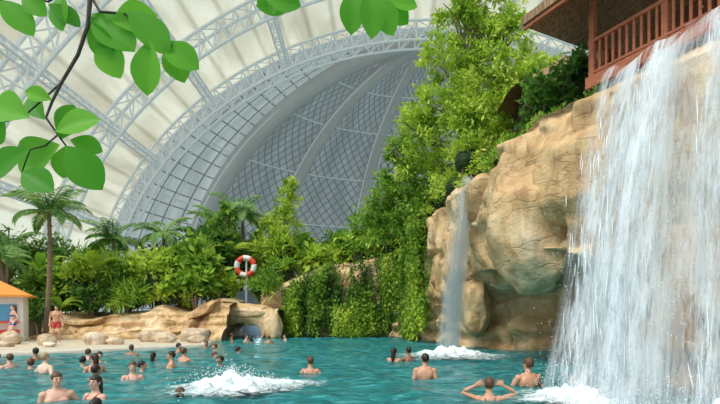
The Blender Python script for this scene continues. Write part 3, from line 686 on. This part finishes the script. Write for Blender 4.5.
# ------------------------------------------------------------------ foreground branch with leaves
fb=empty('foreground_branch')
K=.003125
def W(u,v,y=1.5): return Vector(((u-360)*K*y/1.5,y,1.35+(316-v)*K*y/1.5))
def bigleaf(mb,base,d,L,wr=.62,tilt=0.0,cup=.12,seed=0):
    r=random.Random(seed); base=Vector(base); d=Vector(d).normalized()
    nrm=Vector((r.uniform(-.5,.5)+tilt,-1,r.uniform(-.5,.5))); nrm=(nrm-d*nrm.dot(d)).normalized(); sd=d.cross(nrm)
    n=12; vs=[];fs=[]
    prof=[math.sin(pi*(i/n)**1.25)**.75 if 0<i<n else 0.0 for i in range(n+1)]
    for i in range(n+1):
        f=i/n; w=L*wr*.5*prof[i]+.0006; c=base+d*L*f-nrm*L*.14*f*f
        for j in range(-3,4):
            s_=j/3; vs.append(c+sd*w*s_+nrm*(abs(s_)*w*cup*2.6+.003*math.sin(f*38)*abs(s_)))
    for i in range(n):
        for j in range(6): fs.append((i*7+j,i*7+j+1,(i+1)*7+j+1,(i+1)*7+j))
    mb.add(vs,fs)
    return base
LV=[(0,0,32,32,1.5),(22,-8,44,14,1.5),(48,4,80,24,1.48),(62,-6,58,28,1.5),(88,20,112,60,1.5),(92,14,132,46,1.52),(128,10,168,50,1.47),(112,22,156,14,1.5),(160,44,198,66,1.5),(150,40,144,94,1.46),(100,38,118,76,1.53),(172,40,182,80,1.55),
(30,118,-14,100,1.44),(52,100,24,90,1.5),(55,132,96,116,1.48),(60,140,74,104,1.5),(60,145,12,168,1.5),(66,146,100,188,1.47),(30,150,-14,174,1.42),(22,172,50,188,1.38),(70,140,102,150,1.52),(45,120,26,92,1.55),(5,122,-15,144,1.45),(66,146,62,178,1.53)]
mb=MB(); tw=MB()
for k,(u0,v0,u1,v1,y) in enumerate(LV):
    a=W(u0,v0,y); c=W(u1,v1,y+random.uniform(-.04,.04)); bigleaf(mb,a,c-a,(c-a).length,.68 if k%3 else .6,seed=k)
CL=[(262,-6,300,4,1.5),(285,-12,270,12,1.52),(300,-8,256,6,1.55),(352,-10,352,32,1.5),(368,-8,374,36,1.48),(380,-4,392,34,1.5),(385,0,418,4,1.5),(376,-4,408,22,1.53),(362,-10,345,16,1.55)]
for k,(u0,v0,u1,v1,y) in enumerate(CL):
    a=W(u0,v0,y); c=W(u1,v1,y); bigleaf(mb,a,c-a,(c-a).length,.6,seed=50+k)
mb.obj('leaves',L_fore,fb,True)
def twig(pts,r0,r1):
    P=[W(*p) for p in pts]; n=len(P); tw.tube(P,[r0+(r1-r0)*i/(n-1) for i in range(n)],8)
twig([(90,-60),(92,-20),(90,0),(88,25),(78,55),(62,82),(52,102),(46,118),(58,135),(66,146)],.008,.0025)
twig([(90,-5),(100,12),(125,14),(145,32),(160,46),(172,46)],.005,.002)
twig([(62,82),(45,98),(22,118),(5,122)],.0035,.002); twig([(58,135),(45,146),(30,150),(22,172)],.003,.002)
twig([(92,-20),(70,-12),(48,2),(22,-6),(0,0)],.005,.002)
twig([(92,-60),(200,-50),(300,-40),(370,-30),(374,-5)],.008,.003); twig([(290,-41),(285,-12),(275,-8)],.004,.002)
twig([(374,-12),(384,0)],.003,.002)
tw.obj('twigs',barkD,fb,True)
# ------------------------------------------------------------------ people
SK={'fair':simple('skin_fair',(.72,.42,.30),.5,.06,6),'tan':simple('skin_tan',(.60,.32,.20),.5,.06,6),'pale':simple('skin_pale',(.80,.54,.42),.5,.06,6),'brown':simple('skin_brown',(.36,.19,.115),.5,.06,6)}
HR={'dark':simple('hair_dark',(.022,.014,.010),.45,.3,30),'brown':simple('hair_brown',(.10,.05,.025),.5,.3,30),'blond':simple('hair_blond',(.42,.28,.13),.5,.2,30),'grey':simple('hair_grey',(.35,.33,.31),.5,.2,30)}
CO={'black':simple('cloth_black',(.02,.02,.025),.7,.1,9),'red':simple('cloth_red',(.5,.04,.05),.7,.1,9),'blue':simple('cloth_blue',(.04,.12,.35),.7,.1,9),'teal':simple('cloth_teal',(.03,.3,.3),.7,.1,9),'pink':simple('cloth_pink',(.65,.15,.3),.7,.1,9)}
eyew=simple('eye_dark',(.02,.015,.012),.2,.01,2); lip=simple('lips',(.45,.14,.12),.5,.05,5)
POOL=-1.3
def person(sex,x,y,head,crouch=0,arms='float',skin='fair',hair='dark',long=False,cloth='black',turn=0,scale=1.0,vox=.012,lean=0.0,base=None,nm='bathing_'):
    e=empty(nm+sex,(x,y,POOL if base is None else base),head); e.scale=(scale,)*3
    fw=.88 if sex=='woman' else 1.0
    c=crouch; b=MB()
    ztw=.93-c; LN=math.sin(lean)
    def T(v):
        v=Vector(v); v.z-=c; h=v.z-ztw
        if h>0: return Vector((v.x,v.y-h*LN,ztw+h*math.cos(lean)))
        return v
    def addT(fn,*a,**k):
        t=MB(); getattr(t,fn)(*a,**k); b.add([T(v) for v in t.V],t.F)
    wa=.118 if sex=='woman' else .145
    addT('rings',[(.84,.10*1.2,.10,0),(.90,.165,.115,.01),(.97,.165 if sex=='woman' else .158,.115,.012),(1.08,wa,.095,0),(1.18,.15*fw,.105,-.005),(1.30,.178*fw,.118,0),(1.38,.178*fw,.108,.005),(1.43,.15*fw,.088,.01),(1.465,.095*fw,.066,.012),(1.50,.058,.056,.01),(1.56,.052,.054,0)],24)
    for s_ in(-1,1):
        if sex=='woman': addT('ell',(s_*.075,-.095,1.285),(.062,.058,.06))
        else: addT('ell',(s_*.08,-.075,1.31),(.085,.05,.06))
        addT('ell',(s_*.085,.07,1.33),(.075,.045,.09))
        addT('ell',(s_*.18*fw,.0,1.405),(.066,.062,.062))
        if sex=='man': addT('ell',(s_*.07,.02,1.45),(.08,.05,.045))
    ct,st=math.cos(turn),math.sin(turn)
    def H(v): return (v[0]*ct-v[1]*st,v[0]*st+v[1]*ct,v[2])
    hb_=MB()
    hb_.ell((0,.008,1.655),(.074,.093,.098),18,12); hb_.ell((0,-.022,1.60),(.057,.066,.078),16,10); hb_.ell((0,-.06,1.565),(.03,.03,.026))
    hb_.capsule([(0,-.088,1.66),(0,-.104,1.625)],[.009,.014]); hb_.ell((0,-.083,1.592),(.024,.013,.014),8,6)
    for s_ in(-1,1): hb_.ell((s_*.074,.012,1.64),(.012,.02,.032),8,6); hb_.ell((s_*.035,-.062,1.625),(.026,.024,.024),8,6)
    b.add([T(H(v)) for v in hb_.V],hb_.F)
    for s_ in(-1,1):
        S=Vector((s_*.188*fw,0,1.40))
        A=arms
        if isinstance(A,tuple): A=A[0] if s_<0 else A[1]
        P={'down':((.25,.03,1.12),(.26,-.10,.90)),'float':((.30,-.08,1.17),(.34,-.29,1.08)),'up':((.42,-.02,1.50),(.13,.06,1.68)),'out':((.40,.02,1.22),(.56,-.12,1.10)),'fwd':((.26,-.22,1.24),(.18,-.44,1.22)),'hips':((.36,.08,1.16),(.2,-.04,.98)),'face':((.27,-.2,1.2),(.09,-.17,1.47))}[A]
        E=Vector((s_*P[0][0],P[0][1],P[0][2])); Wr=Vector((s_*P[1][0],P[1][1],P[1][2]))
        E=S+(E-S).normalized()*.29; Wr=E+(Wr-E).normalized()*.25
        k=.85 if sex=='woman' else 1
        b.capsule([T(S),T(S.lerp(E,.4)),T(E),T(E.lerp(Wr,.35)),T(Wr)],[.055*k,.05*k,.040*k,.043*k,.028*k],12)
        d=(Wr-E).normalized(); sd=d.cross(Vector((0,1,0)))
        sd=sd.normalized() if sd.length>.2 else Vector((1,0,0)); nn=d.cross(sd)
        pc=Wr+d*.05; b.capsule([T(Wr),T(pc+sd*.012),T(Wr+d*.085+sd*.016)],[.026,.030,.024],8); b.capsule([T(Wr),T(pc-sd*.012),T(Wr+d*.085-sd*.016)],[.026,.030,.024],8)
        for j,(o,l) in enumerate(((-.033,.058),(-.011,.073),(.011,.078),(.033,.068))):
            r0=Wr+d*.085+sd*o; b.capsule([T(r0),T(r0+d*l*.5+sd*o*.25+nn*.004),T(r0+d*l*.95+sd*o*.35+nn*.018)],[.010,.009,.0075],7)
        r0=Wr+d*.03+sd*.03; b.capsule([T(r0),T(r0+d*.03+sd*.028),T(r0+d*.062+sd*.036+nn*.01)],[.013,.0115,.009],7)
    hipz=.90-c; an=.09; dd=min(.845,hipz-an); fwd=math.sqrt(max(0,.43**2-(dd/2)**2))
    for s_ in(-1,1):
        hp=Vector((s_*.09,0,hipz)); ak=Vector((s_*.13,.03,an)); kn=Vector((s_*.13,-fwd,(hipz+an)/2))
        b.capsule([hp,hp.lerp(kn,.4),kn,kn.lerp(ak,.3),ak],[.088,.078,.055,.056,.036],12)
        b.capsule([ak+Vector((0,.03,-.045)),ak+Vector((0,-.08,-.05)),ak+Vector((0,-.17,-.06))],[.036,.034,.024],10)
    o=b.obj('body',SK[skin],e,True)
    rm=o.modifiers.new('remesh','REMESH'); rm.mode='VOXEL'; rm.voxel_size=vox; rm.use_smooth_shade=True
    sm=o.modifiers.new('smooth','SMOOTH'); sm.factor=.5; sm.iterations=3
    h=MB(); t=MB()
    t.ell((0,.016,1.668),(.083,.098,.100),20,14,fn=lambda v:v+Vector((0,0,.006*noise.noise(v*40))),keep=lambda v: (v.z>1.70 or v.y>.0 or (v.y>-.035 and v.z>1.64)) and v.z>1.585+ (0 if v.y>.03 else .03))
    if long:
        t.capsule([(0,.075,1.68),(0,.088,1.58),(0,.10,1.46),(0,.115,1.36)],[.06,.062,.056,.03],12)
    h.add([T(H(v)) for v in t.V],t.F); h.obj('hair',HR[hair],e,True).modifiers.new('s','SOLIDIFY').thickness=.006
    if vox<.0125:
        f=MB(); 
        for s_ in(-1,1): f.ell(T(H((s_*.031,-.083,1.648))),(.012,.007,.006),8,6); f.tube([T(H((s_*.016,-.089,1.668))),T(H((s_*.046,-.079,1.668)))],.004,5)
        f.obj('eyes_and_brows',eyew,e,True)
        f=MB(); f.ell(T(H((0,-.092,1.592))),(.022,.008,.007),8,6); f.obj('lips',lip,e,True)
    s=MB(); t=MB(); t.rings([(.85,.172,.125,.01),(.92,.176,.128,.01),(.98,.172,.127,.012)],24,False); s.add([T(v) for v in t.V],t.F)
    for s_ in(-1,1):
        hp=Vector((s_*.09,0,hipz)); kn=Vector((s_*.13,-fwd,(hipz+an)/2))
        s.tube([hp,hp.lerp(kn,.2 if sex=='woman' else .55)],[.10,.095],14,False)
    if sex=='woman':
        t=MB(); t.rings([(1.235,.166*fw,.124,-.005),(1.26,.178*fw,.127,-.006),(1.285,.180*fw,.125,-.004)],24,False)
        for s_ in(-1,1):
            t.ell((s_*.075,-.10,1.28),(.064,.06,.058),12,8)
            t.tube([(s_*.08,-.125,1.33),(s_*.085,-.10,1.42),(s_*.08,.0,1.465),(s_*.075,.09,1.42),(s_*.07,.122,1.28)],.008,6)
        s.add([T(v) for v in t.V],t.F)
    s.obj('swimwear',CO[cloth],e,True)
B=pi
person('man',-4.80,7.6,.55,0,('down','hips'),'fair','brown',cloth='blue',turn=.3,vox=.009)
person('woman',-4.25,7.7,-.35,.06,'float','fair','dark',True,'red',turn=.2,vox=.009)
person('woman',-3.93,7.15,B,.33,'float','tan','dark',True,'black',vox=.009)
person('man',-7.6,11.6,B-.4,.0,'hips','pale','blond',cloth='black')
person('man',-8.16,11.9,B+.5,.16,'float','fair','brown',cloth='blue')
person('woman',-6.3,11.4,B+.8,.0,'float','tan','dark',True,'black')
person('man',-5.5,10.0,B-.3,.12,'out','brown','dark',cloth='black')
person('woman',-4.95,10.45,.4,.10,'float','fair','brown',True,'pink')
person('man',-5.4,11.9,1.9,.22,'out','tan','dark',cloth='red')
person('man',-4.88,12.4,-1.2,.02,'down','tan','dark',cloth='teal')
person('man',-5.09,13.9,2.6,.03,'fwd','tan','brown',cloth='blue')
person('woman',-6.24,14.5,B,.2,'float','fair','dark',True,'black')
person('woman',-4.6,15.2,1.2,.25,'float','fair','brown',False,'black')
person('man',-2.99,8.0,B-.2,.30,'float','fair','brown',cloth='black',vox=.009)
person('woman',-1.21,11.7,B,.10,'out','tan','brown',False,'black',turn=.3)
person('woman',1.00,14.1,B-.4,.05,'float','tan','dark',True,'black')
person('man',1.46,14.5,B+.6,.05,'fwd','brown','dark',cloth='black')
person('man',1.415,10.45,B-.15,0,'down','tan','dark',cloth='blue',scale=1.04,turn=.4,vox=.009)
person('woman',2.085,7.75,B-.1,.10,'up','tan','brown',False,'black',vox=.009)
person('man',3.15,9.0,B+.15,0,'float','tan','brown',cloth='black',scale=1.06,turn=.3,vox=.009)
person('man',4.45,9.6,B+.8,.06,'face','fair','dark',cloth='black')
person('woman',5.0,8.9,B-.4,.12,'float','tan','dark',True,'black')
person('man',-14.3,22.6,.5,0,'down','tan','dark',cloth='red',vox=.016,base=.09,nm='standing_')
person('woman',-15.9,22.0,-.6,0,'hips','fair','brown',True,'blue',vox=.016,base=.09,nm='standing_')
for k,(x,y,cr) in enumerate([(-6.1,23,.2),(-5.75,24.3,.05),(-5.2,23,.15),(-4.6,24.2,.1),(-4.0,25.6,.08),(-6.4,20.0,.15),(-6.6,17.5,.1),(-8.6,15.2,.15),(-9.6,14.2,.05),(-5.6,18.5,.18),(-7.6,14.0,.15),(-7.0,26.2,.05),(-7.5,13.0,.2),(-9.2,12.6,.1),(-3.9,13.4,.22),(-6.9,12.4,.12),(-4.3,17.0,.2),(-7.9,16.6,.1),(-10.3,13.6,.15)]):
    person('man' if k%2 else 'woman',x,y,k*1.3,cr,'float',['tan','fair','brown'][k%3],['dark','brown'][k%2],vox=.018)
# ------------------------------------------------------------------ light, world, camera
w=bpy.data.worlds.new('world'); sc.world=w; w.use_nodes=True
bg=w.node_tree.nodes['Background']; bg.inputs[0].default_value=(.88,.94,1,1); bg.inputs[1].default_value=1.0
L=bpy.data.lights.new('daylight_sun','SUN'); L.energy=2.8; L.angle=.4; L.color=(1,.97,.90)
lo=bpy.data.objects.new('daylight_sun',L); sc.collection.objects.link(lo)
lo.rotation_euler=Vector((.42,.5,-.85)).to_track_quat('-Z','Y').to_euler()
cam=bpy.data.cameras.new('camera'); co=bpy.data.objects.new('camera',cam); sc.collection.objects.link(co)
cam.lens=24; cam.sensor_width=36; cam.shift_y=.158; cam.clip_end=800; cam.clip_start=.05
co.location=(0,0,1.35); co.rotation_euler=(pi/2,0,0); sc.camera=co
